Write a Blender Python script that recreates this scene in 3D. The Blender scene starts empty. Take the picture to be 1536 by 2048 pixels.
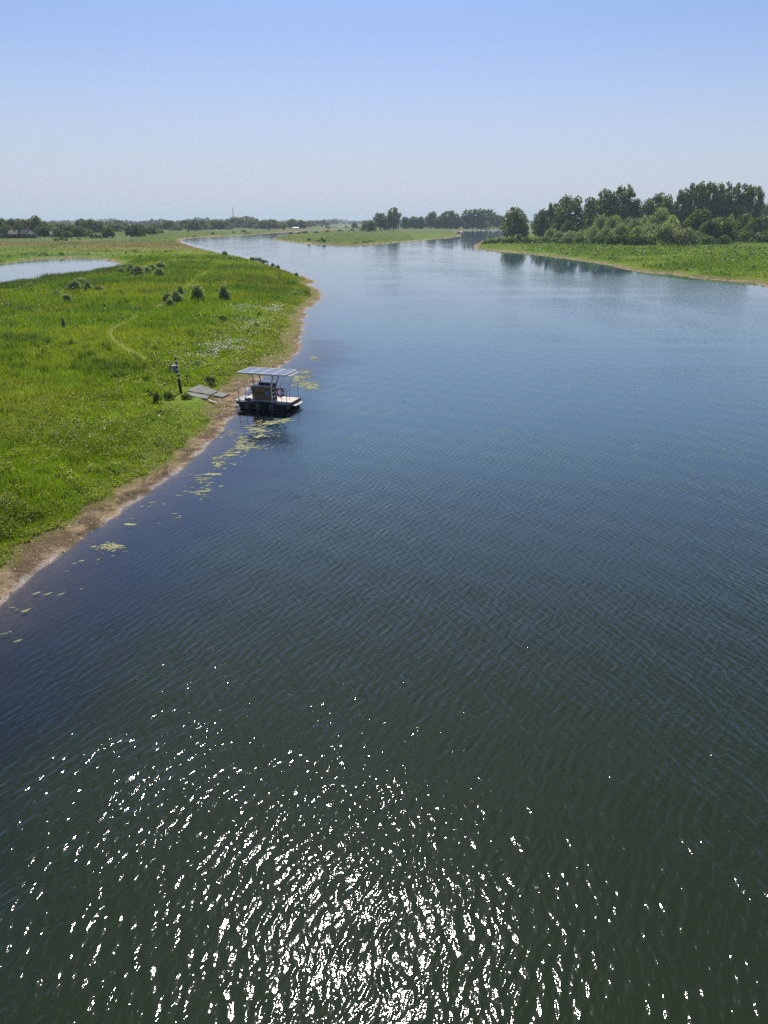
import bpy, math, random
import numpy as np
from mathutils import Vector, Matrix

random.seed(7)
RNG = np.random.default_rng(7)
R = math.radians
SC = bpy.context.scene
COL = SC.collection

# ------------------------------------------------------------------ camera
CAM_H, FPX, PITCH = 11.0, 1479.0, R(21.45)
cam = bpy.data.cameras.new('camera')
cam.sensor_fit = 'VERTICAL'; cam.sensor_height = 36; cam.lens = 36 * FPX / 2048
cam.clip_start = 0.1; cam.clip_end = 60000
camo = bpy.data.objects.new('camera', cam); COL.objects.link(camo)
camo.location = (0, 0, CAM_H); camo.rotation_euler = (R(90) - PITCH, 0, 0)
SC.camera = camo


def ray(px, py):
    dx = (px - 768) / FPX; dy = (1024 - py) / FPX
    return (dx, math.cos(PITCH) + dy * math.sin(PITCH), -math.sin(PITCH) + dy * math.cos(PITCH))


def at(px, py, z=0.0):
    d = ray(px, py); t = (z - CAM_H) / d[2]
    return (d[0] * t, d[1] * t)


def top_z(px, py, y):
    d = ray(px, py); return CAM_H + d[2] * y / d[1]


def px_m(y, pys):
    """metres per photo pixel across the view at ground distance y"""
    d = ray(768, pys); return y / d[1] / FPX


# ------------------------------------------------------------------ numpy noise
def _h(ix, iy, s):
    n = (ix.astype(np.int64) * 374761393 + iy.astype(np.int64) * 668265263 + s * 1274126177) & 0x7fffffff
    n = ((n ^ (n >> 13)) * 1274126177) & 0x7fffffff
    n = n ^ (n >> 16)
    return (n & 0xffff) / 65535.0


def vnoise(x, y, s=0):
    xi = np.floor(x); yi = np.floor(y); fx = x - xi; fy = y - yi
    fx = fx * fx * (3 - 2 * fx); fy = fy * fy * (3 - 2 * fy)
    a = _h(xi, yi, s); b = _h(xi + 1, yi, s); c = _h(xi, yi + 1, s); d = _h(xi + 1, yi + 1, s)
    return (a * (1 - fx) + b * fx) * (1 - fy) + (c * (1 - fx) + d * fx) * fy


def fbm(x, y, s=0, o=4):
    t = 0; a = 0.5; n = 0
    for i in range(o):
        t = t + a * vnoise(x, y, s + i * 17); n += a; a *= 0.5; x = x * 2.03 + 3.1; y = y * 2.03 + 7.7
    return t / n


def sstep(a, b, x):
    t = np.clip((x - a) / (b - a), 0, 1); return t * t * (3 - 2 * t)


# ------------------------------------------------------------------ shorelines
LEFT = [(0, 1225), (60, 1165), (150, 1095), (250, 1020), (340, 955), (400, 905), (455, 855), (472, 828), (480, 800), (508, 766),
        (558, 737), (588, 715), (602, 690), (604, 665), (608, 640), (618, 622), (633, 608), (642, 594), (641, 580), (628, 573.5),
        (611, 570), (622, 566.5), (635, 562.5), (622, 558), (600, 552), (560, 537), (530, 527), (500, 519), (460, 511), (430, 504.5), (395, 495),
        (372, 489), (358, 482.5), (371, 477.5), (400, 474.5), (440, 473), (500, 470), (540, 466.5), (600, 462.5), (655, 459.6),
        (640, 461.8), (600, 465.6), (572, 470), (537, 477.5), (560, 482), (590, 485), (620, 488), (660, 490.5), (700, 491.5), (740, 489.5),
        (800, 484.5), (860, 479.5), (918, 474), (925, 470), (910, 465.5), (918, 462.5), (960, 460.5), (1003, 459), (1050, 459.5), (1062, 462),
        (1040, 469), (1003, 473), (968, 480), (950, 489), (944, 496), (960, 499.5), (1000, 502.5), (1060, 508), (1110, 514), (1150, 520), (1200, 527),
        (1240, 536), (1260, 541.5), (1300, 545.5), (1350, 548.5), (1370, 554), (1420, 559.5), (1480, 563.5), (1508, 564), (1524, 573), (1545, 580),
        (1640, 606), (1800, 660)]
POND = [(-150, 597), (-60, 590), (0, 582), (60, 569), (130, 559.5), (200, 551), (243, 540), (238, 529), (225, 522), (190, 517), (140, 515.5),
        (90, 518), (40, 523), (0, 529), (-80, 538), (-180, 552)]
POOL = [(640, 452.6), (712, 452.2), (704, 455.0), (648, 455.4)]
POOL2 = [(655, 459.0), (715, 458.4), (708, 460.2), (650, 460.9)]


def chaikin(p, n=2):
    for _ in range(n):
        q = []
        for i in range(len(p)):
            a = p[i]; b = p[(i + 1) % len(p)]
            q.append((a[0] * .78 + b[0] * .22, a[1] * .78 + b[1] * .22)); q.append((a[0] * .22 + b[0] * .78, a[1] * .22 + b[1] * .78))
        p = q
    return p


main = [at(*p) for p in LEFT] + [(150, 40), (175, -60), (175, -500), (-19, -500), (-16, -60), (-13.2, 0)]
WATERS = [np.array(chaikin(main)), np.array(chaikin([at(*p) for p in POND])), np.array([at(*p) for p in POOL]), np.array([at(*p) for p in POOL2])]
RIGHTBANK = np.array([at(*p) for p in LEFT[60:] if 940 < p[0] <= 1245 and p[1] >= 496])


def seg_dist(x, y, A, B):
    d = B - A; l2 = (d ** 2).sum(1) + 1e-9
    vx = x[:, None] - A[None, :, 0]; vy = y[:, None] - A[None, :, 1]
    t = np.clip((vx * d[:, 0] + vy * d[:, 1]) / l2, 0, 1)
    ex = vx - t * d[:, 0]; ey = vy - t * d[:, 1]
    return np.sqrt((ex * ex + ey * ey).min(1))


def sdf(x, y, rough=True):
    """signed distance to the shoreline, positive on land"""
    x = np.asarray(x, np.float32); y = np.asarray(y, np.float32); out = np.empty(len(x), np.float32)
    for c in range(0, len(x), 20000):
        xs = x[c:c + 20000]; ys = y[c:c + 20000]; best = np.full(len(xs), 1e9, np.float32); ins = np.zeros(len(xs), bool)
        for W in WATERS:
            A = W.astype(np.float32); B = np.roll(A, -1, 0)
            best = np.minimum(best, seg_dist(xs, ys, A, B))
            cr = (A[None, :, 1] > ys[:, None]) != (B[None, :, 1] > ys[:, None])
            xi = A[None, :, 0] + (ys[:, None] - A[None, :, 1]) * (B[:, 0] - A[:, 0]) / (B[:, 1] - A[:, 1] + 1e-9)
            ins ^= ((cr & (xs[:, None] < xi)).sum(1) % 2).astype(bool)
        out[c:c + 20000] = np.where(ins, -best, best)
    if rough:
        k = np.clip(np.hypot(x, y) / 60, 0.6, 2.0)
        out = out + k * (0.5 * (fbm(x / 1.3, y / 1.3, 5, 3) - .5) + 0.9 * (fbm(x / 6, y / 6, 9, 3) - .5))
    return out


def height(x, y, s):
    z = np.where(s < 0, np.maximum(0.13 * s, -1.5), 0.09 * np.minimum(s, 2.4))
    edge = 2.2 + 1.6 * (fbm(x / 2.2, y / 2.2, 31, 3) - .5)
    z = z + 0.28 * sstep(edge - .25, edge + .5, s) + 0.55 * sstep(3, 16, s)
    land = sstep(1.5, 5, s)
    z = z + land * (0.30 * (fbm(x / 14, y / 14, 41, 3) - .5) + 0.16 * (fbm(x / 1.1, y / 1.1, 43, 3) - .5))
    z = z + (1 - land) * sstep(-.2, .4, s) * 0.10 * (fbm(x / .5, y / .5, 47, 3) - .5)
    return z


def pt(px, py):
    """a point on the land seen at a photo pixel"""
    z = 1.0
    for _ in range(6):
        x, y = at(px, py, z); s = sdf([x], [y]); z = float(height(np.array([x]), np.array([y]), s)[0])
        z = max(z, 0.0)
    return x, y, z


# mown path as a world polyline
PATH = [(470, 524), (450, 528), (436, 535), (420, 543), (402, 553), (386, 567), (362, 585), (332, 604), (312, 621), (250, 647), (224, 660),
        (219, 673), (240, 693), (280, 711), (306, 732), (316, 758), (352, 785)]
PATHW = np.array([at(px, py, .9) for px, py in PATH])
PATH2 = np.array([at(px, py, .9) for px, py in [(470, 524), (440, 523), (412, 518), (370, 516)]])


def path_mask(x, y):
    d = np.minimum(seg_dist(np.float32(x), np.float32(y), PATHW[:-1].astype(np.float32), PATHW[1:].astype(np.float32)),
                   seg_dist(np.float32(x), np.float32(y), PATH2[:-1].astype(np.float32), PATH2[1:].astype(np.float32)))
    w = np.clip(np.hypot(x, y) / 120, .5, 1.3)
    return 1 - sstep(.22 * w, .75 * w, d + .6 * w * (fbm(x / 1.5, y / 1.5, 3, 2) - .5))


def lerp3(a, b, t):
    return a + (np.asarray(b)[None, :] - a) * t[:, None]


CLEAR = [(at(362, 786, .9), 1.5), (at(364, 797, .9), 1.3), (at(375, 767, .9), 1.0), (at(377, 775, .9), .9), (at(403, 783, .9), 1.25), (at(390, 785, .9), 1.1), (at(418, 787, .9), 1.2), (at(445, 792, .7), 1.1), (at(400, 797, .8), 1.0), (at(426, 806, .7), .9)]


def clear_mask(x, y):
    m = np.zeros(len(x))
    for (cx, cy), r in CLEAR: m = np.maximum(m, 1 - sstep(r * .75, r * 1.2, np.hypot(x - cx, (y - cy) * .9)))
    return m


def sedge_mask(x, y):
    return sstep(.56, .70, fbm(x / 16 + 3, y / 9 + 1, 61, 3))


def lush_mask(x, y, s):
    w = 13 + 9 * (fbm(x / 9, y / 9, 71, 3) - .5)
    m = 1 - sstep(w * .55, w, s)
    return m * (1 - sstep(85, 130, y)) * (x < 0)


def meadow(x, y, s):
    """natural colour of the grassland (albedo)"""
    n1 = fbm(x / 23, y / 12, 11, 4); n2 = fbm(x / 70, y / 30, 12, 4); n3 = fbm(x / 5, y / 4, 13, 3)
    c = np.tile(np.array([[.108, .150, .019]]), (len(x), 1))
    c = lerp3(c, (.155, .172, .026), sstep(.42, .62, n1) * .8)
    c = lerp3(c, (.19, .125, .05), sstep(.53, .68, .6 * n2 + .4 * n3) * .38)
    c = lerp3(c, (.065, .115, .02), sstep(.52, .66, fbm(x / 11 + 5, y / 7, 17, 3)) * .6)
    far = (x < -.12 * y) & (y > 300) & (y < 425)
    c = lerp3(c, (.175, .115, .05), far * sstep(.36, .56, fbm(x / 160, y / 22, 15, 3)) * .85)
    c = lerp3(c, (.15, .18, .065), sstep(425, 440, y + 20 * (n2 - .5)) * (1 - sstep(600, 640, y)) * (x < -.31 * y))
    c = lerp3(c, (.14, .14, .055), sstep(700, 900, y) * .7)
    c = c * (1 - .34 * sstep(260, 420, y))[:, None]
    c = lerp3(c, (.050, .085, .026), sedge_mask(x, y) * .7)
    right = (x > 20) & (y < 700)
    c = lerp3(c, (.105, .145, .022), right * (.35 + .4 * n3))
    c = lerp3(c, (.125, .168, .018), lush_mask(x, y, s) * .85)
    c = lerp3(c, (.16, .17, .038), path_mask(x, y) * .6)
    c = c * np.array([[1.52, 1.62, 1.4]]) * (.8 + .4 * fbm(x / 1.7, y / 1.7, 19, 3))[:, None]
    return c


def ground_col(x, y, s):
    c = meadow(x, y, s)
    e = 1.35 + 1.8 * (fbm(x / 2.2, y / 2.2, 31, 3) - .5) + 1.3 * (fbm(x / .45, y / .45, 33, 2) - .5)
    e = np.where(y > 300, e * 1.6, e)
    e = np.where((y < 45) & (x < 0), e * .72, e)
    e = np.where((y > 55) & (y < 150) & (x < 0), e * .5, e)
    e = np.where((x < -45) & (y < 230), e * .35, e)
    n = fbm(x / .35, y / .35, 21, 3)
    sand = np.array([.37, .265, .155])[None, :] * (.62 + .75 * n)[:, None]
    sand = lerp3(sand, (.15, .10, .055), sstep(.45, .57, fbm(x / .9, y / .6, 23, 4)) * .85)
    sand = lerp3(sand, (.09, .085, .03), sstep(.60, .70, fbm(x / .5, y / .5, 29, 3)) * .7)
    rim = sstep(-.25, .05, s) * (1 - sstep(.12, .40, s + .35 * (n - .5))) * sstep(.3, .6, fbm(x / .8, y / .8, 27, 3))
    sand = lerp3(sand, (.56, .49, .42), rim * .7)
    bed = np.array([.25, .20, .14])[None, :] * (.7 + .6 * n)[:, None]
    sand = np.where((s < -.1)[:, None], bed, sand)
    thin = lerp3(c, (.21, .17, .055), np.full(len(x), .7))
    g = sstep(-.35, .35, s - e)
    out = sand + (thin - sand) * g[:, None]
    tw = np.where((y > 55) & (y < 150) & (x < 0), 5.5, .9)
    g2 = sstep(.2, 1.0, (s - e * 1.2) / tw)
    out = out + (c - out) * g2[:, None]
    return out


# ------------------------------------------------------------------ object helpers
def tag(o, label=None, cat=None, group=None, kind=None):
    if label: o['label'] = label
    if cat: o['category'] = cat
    if group: o['group'] = group
    if kind: o['kind'] = kind
    return o


def empty(name, loc, rz=0, **k):
    o = bpy.data.objects.new(name, None); COL.objects.link(o); o.location = loc; o.rotation_euler = (0, 0, rz)
    return tag(o, **k)


def mesh_np(name, v, f, mat, col=None, smooth=False, attrs=None):
    me = bpy.data.meshes.new(name)
    v = np.asarray(v, np.float32); f = np.asarray(f, np.int32)
    n, k = f.shape
    me.vertices.add(len(v)); me.vertices.foreach_set('co', v.ravel())
    me.loops.add(n * k); me.loops.foreach_set('vertex_index', f.ravel())
    me.polygons.add(n); me.polygons.foreach_set('loop_start', np.arange(0, n * k, k, dtype=np.int32))
    me.update(calc_edges=True)
    if smooth: me.polygons.foreach_set('use_smooth', np.ones(n, bool))
    if col is not None:
        a = me.color_attributes.new('Col', 'FLOAT_COLOR', 'POINT')
        c = np.ones((len(v), 4), np.float32); c[:, :3] = col; a.data.foreach_set('color', c.ravel())
    for an, av in (attrs or {}).items():
        a = me.attributes.new(an, 'FLOAT', 'POINT'); a.data.foreach_set('value', np.asarray(av, np.float32))
    me.materials.append(mat)
    return me


def link(name, me, parent=None, **k):
    o = bpy.data.objects.new(name, me); COL.objects.link(o)
    if parent: o.parent = parent
    return tag(o, **k)


class MB:
    def __init__(s): s.v = []; s.f = []

    def add(s, vs, fs):
        b = len(s.v); s.v += [tuple(v) for v in vs]; s.f += [tuple(i + b for i in f) for f in fs]; return s

    def box(s, c, d, M=None, ch=0.0):
        x, y, z = d[0] / 2, d[1] / 2, d[2] / 2
        if ch <= 0:
            vs = [Vector((sx * x, sy * y, sz * z)) for sz in (-1, 1) for sx, sy in ((-1, -1), (1, -1), (1, 1), (-1, 1))]
            fs = [(3, 2, 1, 0), (4, 5, 6, 7), (0, 1, 5, 4), (1, 2, 6, 5), (2, 3, 7, 6), (3, 0, 4, 7)]
        else:
            vs = []; fs = []
            oc = [(-x + ch, -y), (x - ch, -y), (x, -y + ch), (x, y - ch), (x - ch, y), (-x + ch, y), (-x, y - ch), (-x, -y + ch)]
            q = lambda k, zz: [Vector((a * k[0], b * k[1], zz)) for a, b in oc]
            kx = ((x - ch) / x, (y - ch) / y)
            vs = q(kx, -z) + q((1, 1), -z + ch) + q((1, 1), z - ch) + q(kx, z)
            for l in range(3):
                for i in range(8):
                    j = (i + 1) % 8; fs.append((l * 8 + i, l * 8 + j, l * 8 + 8 + j, l * 8 + 8 + i))
            fs += [tuple(range(7, -1, -1)), tuple(range(24, 32))]
        if M: vs = [M @ v for v in vs]
        return s.add([v + Vector(c) for v in vs], fs)

    def tube(s, pts, r, n=8, r1=None):
        pts = [Vector(p) for p in pts]; L = len(pts); vs = []; fs = []
        up = Vector((0, 0, 1))
        for i, p in enumerate(pts):
            d = (pts[min(i + 1, L - 1)] - pts[max(i - 1, 0)]).normalized()
            a = d.cross(up if abs(d.z) < .95 else Vector((1, 0, 0))).normalized(); b = d.cross(a)
            rr = r if r1 is None else r + (r1 - r) * i / (L - 1)
            vs += [p + (a * math.cos(2 * math.pi * k / n) + b * math.sin(2 * math.pi * k / n)) * rr for k in range(n)]
        for i in range(L - 1):
            for k in range(n):
                fs.append((i * n + k, i * n + (k + 1) % n, (i + 1) * n + (k + 1) % n, (i + 1) * n + k))
        fs += [tuple(range(n - 1, -1, -1)), tuple(range((L - 1) * n, L * n))]
        return s.add(vs, fs)

    def bar(s, a, b, w, h):
        a = Vector(a); b = Vector(b); d = b - a
        M = d.to_track_quat('X', 'Z').to_matrix()
        return s.box((a + b) / 2, (d.length, w, h), M)

    def build(s, name, mat, parent=None, smooth=False, **k):
        me = bpy.data.meshes.new(name); me.from_pydata(s.v, [], s.f); me.materials.append(mat)
        if smooth:
            for p in me.polygons: p.use_smooth = len(p.vertices) == 4
        return link(name, me, parent, **k)


# ------------------------------------------------------------------ materials
class NT:
    def __init__(s, name):
        s.m = bpy.data.materials.new(name); s.m.use_nodes = True; s.t = s.m.node_tree; s.t.nodes.clear()
        s.out = s.n('ShaderNodeOutputMaterial')

    def n(s, typ, ins=None, **a):
        nd = s.t.nodes.new(typ)
        for k, v in a.items(): setattr(nd, k, v)
        for k, v in (ins or {}).items():
            if isinstance(v, bpy.types.NodeSocket): s.t.links.new(v, nd.inputs[k])
            else: nd.inputs[k].default_value = v
        return nd

    def math(s, op, a, b=None, c=None, clamp=False):
        ins = {0: a}
        if b is not None: ins[1] = b
        if c is not None: ins[2] = c
        return s.n('ShaderNodeMath', ins, operation=op, use_clamp=clamp).outputs[0]

    def mix(s, fac, a, b, blend='MIX'):
        return s.n('ShaderNodeMix', {0: fac, 6: a, 7: b}, data_type='RGBA', blend_type=blend).outputs[2]

    def surf(s, sock): s.t.links.new(sock, s.out.inputs[0]); return s.m


def rgba(c): return (c[0], c[1], c[2], 1)


def solid(name, c, rough=.6, metal=0., var=.25, scale=6., spec=.3, bump=0.):
    """painted / metal / wood surface with a procedural mottling of its colour"""
    t = NT(name)
    tc = t.n('ShaderNodeTexCoord').outputs['Object']
    no = t.n('ShaderNodeTexNoise', {'Vector': tc, 'Scale': scale, 'Detail': 6.0, 'Roughness': .65})
    f = t.math('MULTIPLY_ADD', no.outputs[0], 2 * var, 1 - var)
    colr = t.mix(1.0, rgba(c), f, 'MULTIPLY')
    ins = {'Base Color': colr, 'Roughness': rough, 'Metallic': metal, 'Specular IOR Level': spec}
    if bump: ins['Normal'] = t.n('ShaderNodeBump', {'Height': no.outputs[0], 'Strength': bump, 'Distance': .02}).outputs[0]
    return t.surf(t.n('ShaderNodeBsdfPrincipled', ins).outputs[0])


def leafmat(name, trans=.45, tint=(1.25, 1.35, .55), vary=.3):
    t = NT(name)
    c = t.n('ShaderNodeVertexColor', layer_name='Col').outputs[0]
    if vary:
        rnd = t.n('ShaderNodeObjectInfo').outputs['Random']
        f = t.math('MULTIPLY_ADD', rnd, vary, 1 - vary / 2)
        c = t.mix(1.0, c, f, 'MULTIPLY')
    tr = t.mix(1.0, c, rgba(tint), 'MULTIPLY')
    d = t.n('ShaderNodeBsdfDiffuse', {'Color': c}).outputs[0]
    l = t.n('ShaderNodeBsdfTranslucent', {'Color': tr}).outputs[0]
    x = t.n('ShaderNodeMixShader', {0: trans, 1: d, 2: l}).outputs[0]
    g = t.n('ShaderNodeBsdfGlossy', {'Color': (1, 1, 1, 1), 'Roughness': .45}).outputs[0]
    return t.surf(t.n('ShaderNodeMixShader', {0: .025, 1: x, 2: g}).outputs[0])


def ground_mat():
    t = NT('ground')
    c = t.n('ShaderNodeVertexColor', layer_name='Col').outputs[0]
    p = t.n('ShaderNodeNewGeometry').outputs['Position']
    n1 = t.n('ShaderNodeTexNoise', {'Vector': p, 'Scale': 3.5, 'Detail': 8.0, 'Roughness': .72}).outputs[0]
    n2 = t.n('ShaderNodeTexNoise', {'Vector': p, 'Scale': 11.0, 'Detail': 5.0, 'Roughness': .7}).outputs[0]
    f = t.math('MULTIPLY', t.math('MULTIPLY_ADD', n1, 1.3, .35), t.math('MULTIPLY_ADD', n2, 1.5, .25))
    n1 = t.math('MULTIPLY_ADD', n2, .45, n1)
    c2 = t.mix(1.0, c, f, 'MULTIPLY')
    b = t.n('ShaderNodeBump', {'Height': n1, 'Strength': .9, 'Distance': .25, 'Filter Width': .1}).outputs[0]
    return t.surf(t.n('ShaderNodeBsdfPrincipled', {'Base Color': c2, 'Roughness': .95, 'Specular IOR Level': .15, 'Normal': b}).outputs[0])


def water_mat():
    t = NT('river_water')
    p = t.n('ShaderNodeNewGeometry').outputs['Position']
    p2 = t.n('ShaderNodeVectorMath', {0: p, 1: (1, 1, 0)}, operation='MULTIPLY').outputs[0]
    w1 = t.n('ShaderNodeTexNoise', {'Vector': p2, 'Scale': .55, 'Detail': 2.0}).outputs['Color']
    w2 = t.n('ShaderNodeVectorMath', {0: w1, 1: (.5, .5, .5)}, operation='SUBTRACT').outputs[0]
    pw = t.n('ShaderNodeVectorMath', {0: w2, 1: (.55, .55, 0), 2: p2}, operation='MULTIPLY_ADD').outputs[0]
    rnd = random.Random(11); acc = None
    waves = []
    for i in range(16):                      # wind ripples, crests running ahead and to the right
        waves.append((rnd.uniform(.12, .40), R(26 + rnd.gauss(0, 14)), .036))
    for i in range(9):                       # a crossing set
        waves.append((rnd.uniform(.12, .36), R(-14 + rnd.gauss(0, 12)), .034))
    for i in range(5):
        waves.append((rnd.uniform(.9, 2.4), R(20 + rnd.gauss(0, 30)), .013))
    for i in range(12):
        waves.append((rnd.uniform(.06, .15), R(12 + rnd.gauss(0, 26)), .025))
    for lam, crest, slope in waves:
        k = 2 * math.pi / lam; dx, dy = math.cos(crest), -math.sin(crest)     # travel = crest azimuth turned 90 deg
        dt = t.n('ShaderNodeVectorMath', {0: pw, 1: (dx * k, dy * k, 0)}, operation='DOT_PRODUCT').outputs['Value']
        s = t.math('SINE', t.math('ADD', dt, rnd.uniform(0, 6.28)))
        acc = t.math('MULTIPLY', s, slope / k) if acc is None else t.math('MULTIPLY_ADD', s, slope / k, acc)
    fine = t.n('ShaderNodeTexNoise', {'Vector': p2, 'Scale': 9.0, 'Detail': 3.0}).outputs[0]
    acc = t.math('MULTIPLY_ADD', fine, .010, acc)
    gm = t.n('ShaderNodeMapping', {'Vector': p2, 'Rotation': (0, 0, R(-20)), 'Scale': (.10, .028, 1)}).outputs[0]
    gust = t.n('ShaderNodeTexNoise', {'Vector': gm, 'Scale': 1.0, 'Detail': 3.0}).outputs[0]
    sm = t.n('ShaderNodeMapping', {'Vector': p2, 'Rotation': (0, 0, R(12)), 'Scale': (.018, .11, 1)}).outputs[0]
    sn = t.n('ShaderNodeTexNoise', {'Vector': sm, 'Scale': 1.0, 'Detail': 3.0, 'Distortion': .8}).outputs[0]
    slick = t.n('ShaderNodeMapRange', {0: sn, 1: .36, 2: .50, 3: .55, 4: 1.0}).outputs[0]
    gf = t.n('ShaderNodeMapRange', {0: gust, 1: .32, 2: .68, 3: .5, 4: 1.25}).outputs[0]
    calm = t.n('ShaderNodeAttribute', attribute_name='calm').outputs['Fac']
    hgt = t.math('MULTIPLY', t.math('MULTIPLY', acc, t.math('MULTIPLY', gf, slick)), calm)
    nrm = t.n('ShaderNodeBump', {'Height': hgt, 'Strength': 1.0, 'Distance': 1.0, 'Filter Width': .1}).outputs[0]
    sh = t.n('ShaderNodeAttribute', attribute_name='shallow').outputs['Fac']
    wd = t.n('ShaderNodeAttribute', attribute_name='weedy').outputs['Fac']
    fsh = t.n('ShaderNodeAttribute', attribute_name='far_sheen').outputs['Fac']  # grows with distance: sky reflection painted into the body colour
    body = t.mix(wd, t.mix(fsh, (.016, .026, .010, 1), (.040, .105, .135, 1)), (.010, .018, .024, 1))
    d = t.n('ShaderNodeBsdfDiffuse', {'Color': body}).outputs[0]
    tr = t.n('ShaderNodeBsdfTransparent', {'Color': (.78, .75, .64, 1)}).outputs[0]
    under = t.n('ShaderNodeMixShader', {0: sh, 1: d, 2: tr}).outputs[0]
    g = t.n('ShaderNodeBsdfGlossy', {'Color': (1, 1, 1, 1), 'Roughness': .045, 'Normal': nrm}).outputs[0]
    fr = t.n('ShaderNodeFresnel', {'IOR': 1.42, 'Normal': nrm}).outputs[0]
    return t.surf(t.n('ShaderNodeMixShader', {0: fr, 1: under, 2: g}).outputs[0])


M = dict(
    leaf=leafmat('tree_leaves', .5, (1.38, 1.36, .5)), blade=leafmat('grass_blades', .5, (1.38, 1.46, .5), 0), flower=leafmat('petals', .4, (1, 1, 1), 0),
    clod=leafmat('clods', 0, (1, 1, 1), 0),
    bark=solid('bark', (.075, .06, .045), .9, var=.4, scale=3, bump=.5),
    algae=leafmat('floating_weed', .15, (1, 1, .8), 0),
    steel=solid('galvanised_steel', (.42, .44, .45), .45, .6, .15, 9),
    grey_steel=solid('weathered_steel', (.20, .21, .22), .5, .4, .2, 9),
    deck=solid('pale_deck_boards', (.72, .65, .58), .75, var=.2, scale=5),
    hull=solid('dark_float_plastic', (.022, .023, .026), .5, var=.35, scale=4),
    brown=solid('brown_board', (.21, .14, .07), .6, var=.2, scale=5),
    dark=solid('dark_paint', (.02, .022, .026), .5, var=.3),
    black=solid('black_paint', (.013, .013, .014), .45, var=.3),
    white=solid('white_paint', (.78, .78, .77), .45, var=.08),
    alu=solid('aluminium_frame', (.55, .55, .55), .45, .3, .08),
    blue=solid('blue_sticker', (.06, .16, .48), .45, var=.12),
    rust=solid('dark_red_lettering', (.10, .028, .015), .6, var=.2),
    orange=solid('buoy_red', (.42, .07, .03), .5, var=.15),
    concrete=solid('weathered_concrete', (.23, .225, .20), .9, var=.3, scale=2.5, bump=.4),
    wood=solid('pale_timber', (.55, .47, .36), .8, var=.2),
    brick=solid('house_brick', (.20, .12, .09), .9, var=.3, scale=2),
    render=solid('white_house_wall', (.74, .73, .70), .8, var=.08, scale=1),
    tile=solid('dark_roof_tiles', (.06, .055, .055), .7, var=.35, scale=2),
    paletile=solid('grey_roof_tiles', (.13, .12, .12), .7, var=.3, scale=2),
    glass=solid('window_glass', (.03, .035, .04), .1, var=.1, spec=.6),
    mast=solid('mast_paint', (.42, .30, .28), .6, var=.2, scale=.2),
)


def solar_mat():
    t = NT('solar_cells')
    tc = t.n('ShaderNodeTexCoord').outputs['Object']
    br = t.n('ShaderNodeTexBrick', {'Vector': tc, 'Color1': (.085, .10, .125, 1), 'Color2': (.09, .105, .13, 1), 'Mortar': (.14, .155, .18, 1),
                                    'Scale': 1.0, 'Mortar Size': .006, 'Brick Width': .16, 'Row Height': .16}, offset=0.0)
    return t.surf(t.n('ShaderNodeBsdfPrincipled', {'Base Color': br.outputs[0], 'Roughness': .3, 'Coat Weight': .35, 'Coat Roughness': .06}).outputs[0])


M['solar'] = solar_mat()

# ------------------------------------------------------------------ ground, water
th = np.concatenate([np.arange(-180, -36, 4.0), np.arange(-36, 36, .14), np.arange(36, 180, 4.0)])
rad = np.concatenate([[.5, 5, 9, 12], np.geomspace(14, 320, 520), np.geomspace(328, 15000, 190)])
TH, RA = np.meshgrid(np.radians(th), rad, indexing='ij')
gx = (np.sin(TH) * RA).ravel(); gy = (np.cos(TH) * RA).ravel()
gs = sdf(gx, gy).astype(np.float64)
gz = height(gx, gy, gs)
nt, nr = len(th), len(rad)
I = np.arange(nt)[:, None]; J = np.arange(nr - 1)[None, :]
a = (I * nr + J); b = (((I + 1) % nt) * nr + J)
faces = np.stack([a, b, b + 1, a + 1], -1).reshape(-1, 4)
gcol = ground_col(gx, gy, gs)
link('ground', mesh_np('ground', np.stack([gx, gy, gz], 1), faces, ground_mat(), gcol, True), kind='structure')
# water sheet: same plan, only where it can be seen above the bed
sraw = gs
dr = np.full(len(gx), 1e9, np.float32)
for c in range(0, len(gx), 20000):
    dr[c:c + 20000] = seg_dist(gx[c:c + 20000].astype(np.float32), gy[c:c + 20000].astype(np.float32), RIGHTBANK[:-1].astype(np.float32), RIGHTBANK[1:].astype(np.float32))
gust = fbm(gx / 40, gy / 40, 91, 3)
calm = .10 + .90 * sstep(.8, 8.0, -sraw + 2.5 * (fbm(gx / 3, gy / 3, 93, 2) - .5))
calm = calm * (.025 + .975 * sstep(14, 42, dr + 16 * (gust - .5)))
calm = calm * (1 - .62 * sstep(28, 85, gy)) * (1 - .55 * sstep(110, 260, gy + 60 * (gust - .5)))
far_calm = sstep(300, 500, gy + 120 * (gust - .5)); calm = calm * (1 - .6 * far_calm)
pond = (gx < -45) & (gy < 230); calm = np.where(pond, .05, calm)
shallow = .9 * np.exp(-np.maximum(-sraw, 0) / (1.15 + 1.3 * fbm(gx / 2, gy / 2, 95, 2)))
weedy = (1 - sstep(1.5, 7.0, -sraw + 4 * (fbm(gx / 3, gy / 3, 97, 3) - .5))) * (gx < 0) * (gy < 75)
keep = (sraw[faces] < 1.2).any(1)
used = np.unique(faces[keep]); remap = np.full(len(gx), -1); remap[used] = np.arange(len(used))
link('river_water', mesh_np('river_water', np.stack([gx[used], gy[used], 0 * gx[used]], 1), remap[faces[keep]], water_mat(), None, True,
     {'calm': calm[used], 'far_sheen': sstep(15, 58, gy[used] + 14 * (fbm(gx[used] / 30, gy[used] / 20, 96, 3) - .5)), 'shallow': shallow[used], 'weedy': weedy[used]}), kind='structure')


# ------------------------------------------------------------------ grass and other uncountable cover
def polar(n, r0, r1, a0, a1, p=1.0):
    u = RNG.random(n) ** p
    r = r0 * (r1 / r0) ** u; t = np.radians(a0 + (a1 - a0) * RNG.random(n))
    return np.sin(t) * r, np.cos(t) * r


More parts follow.
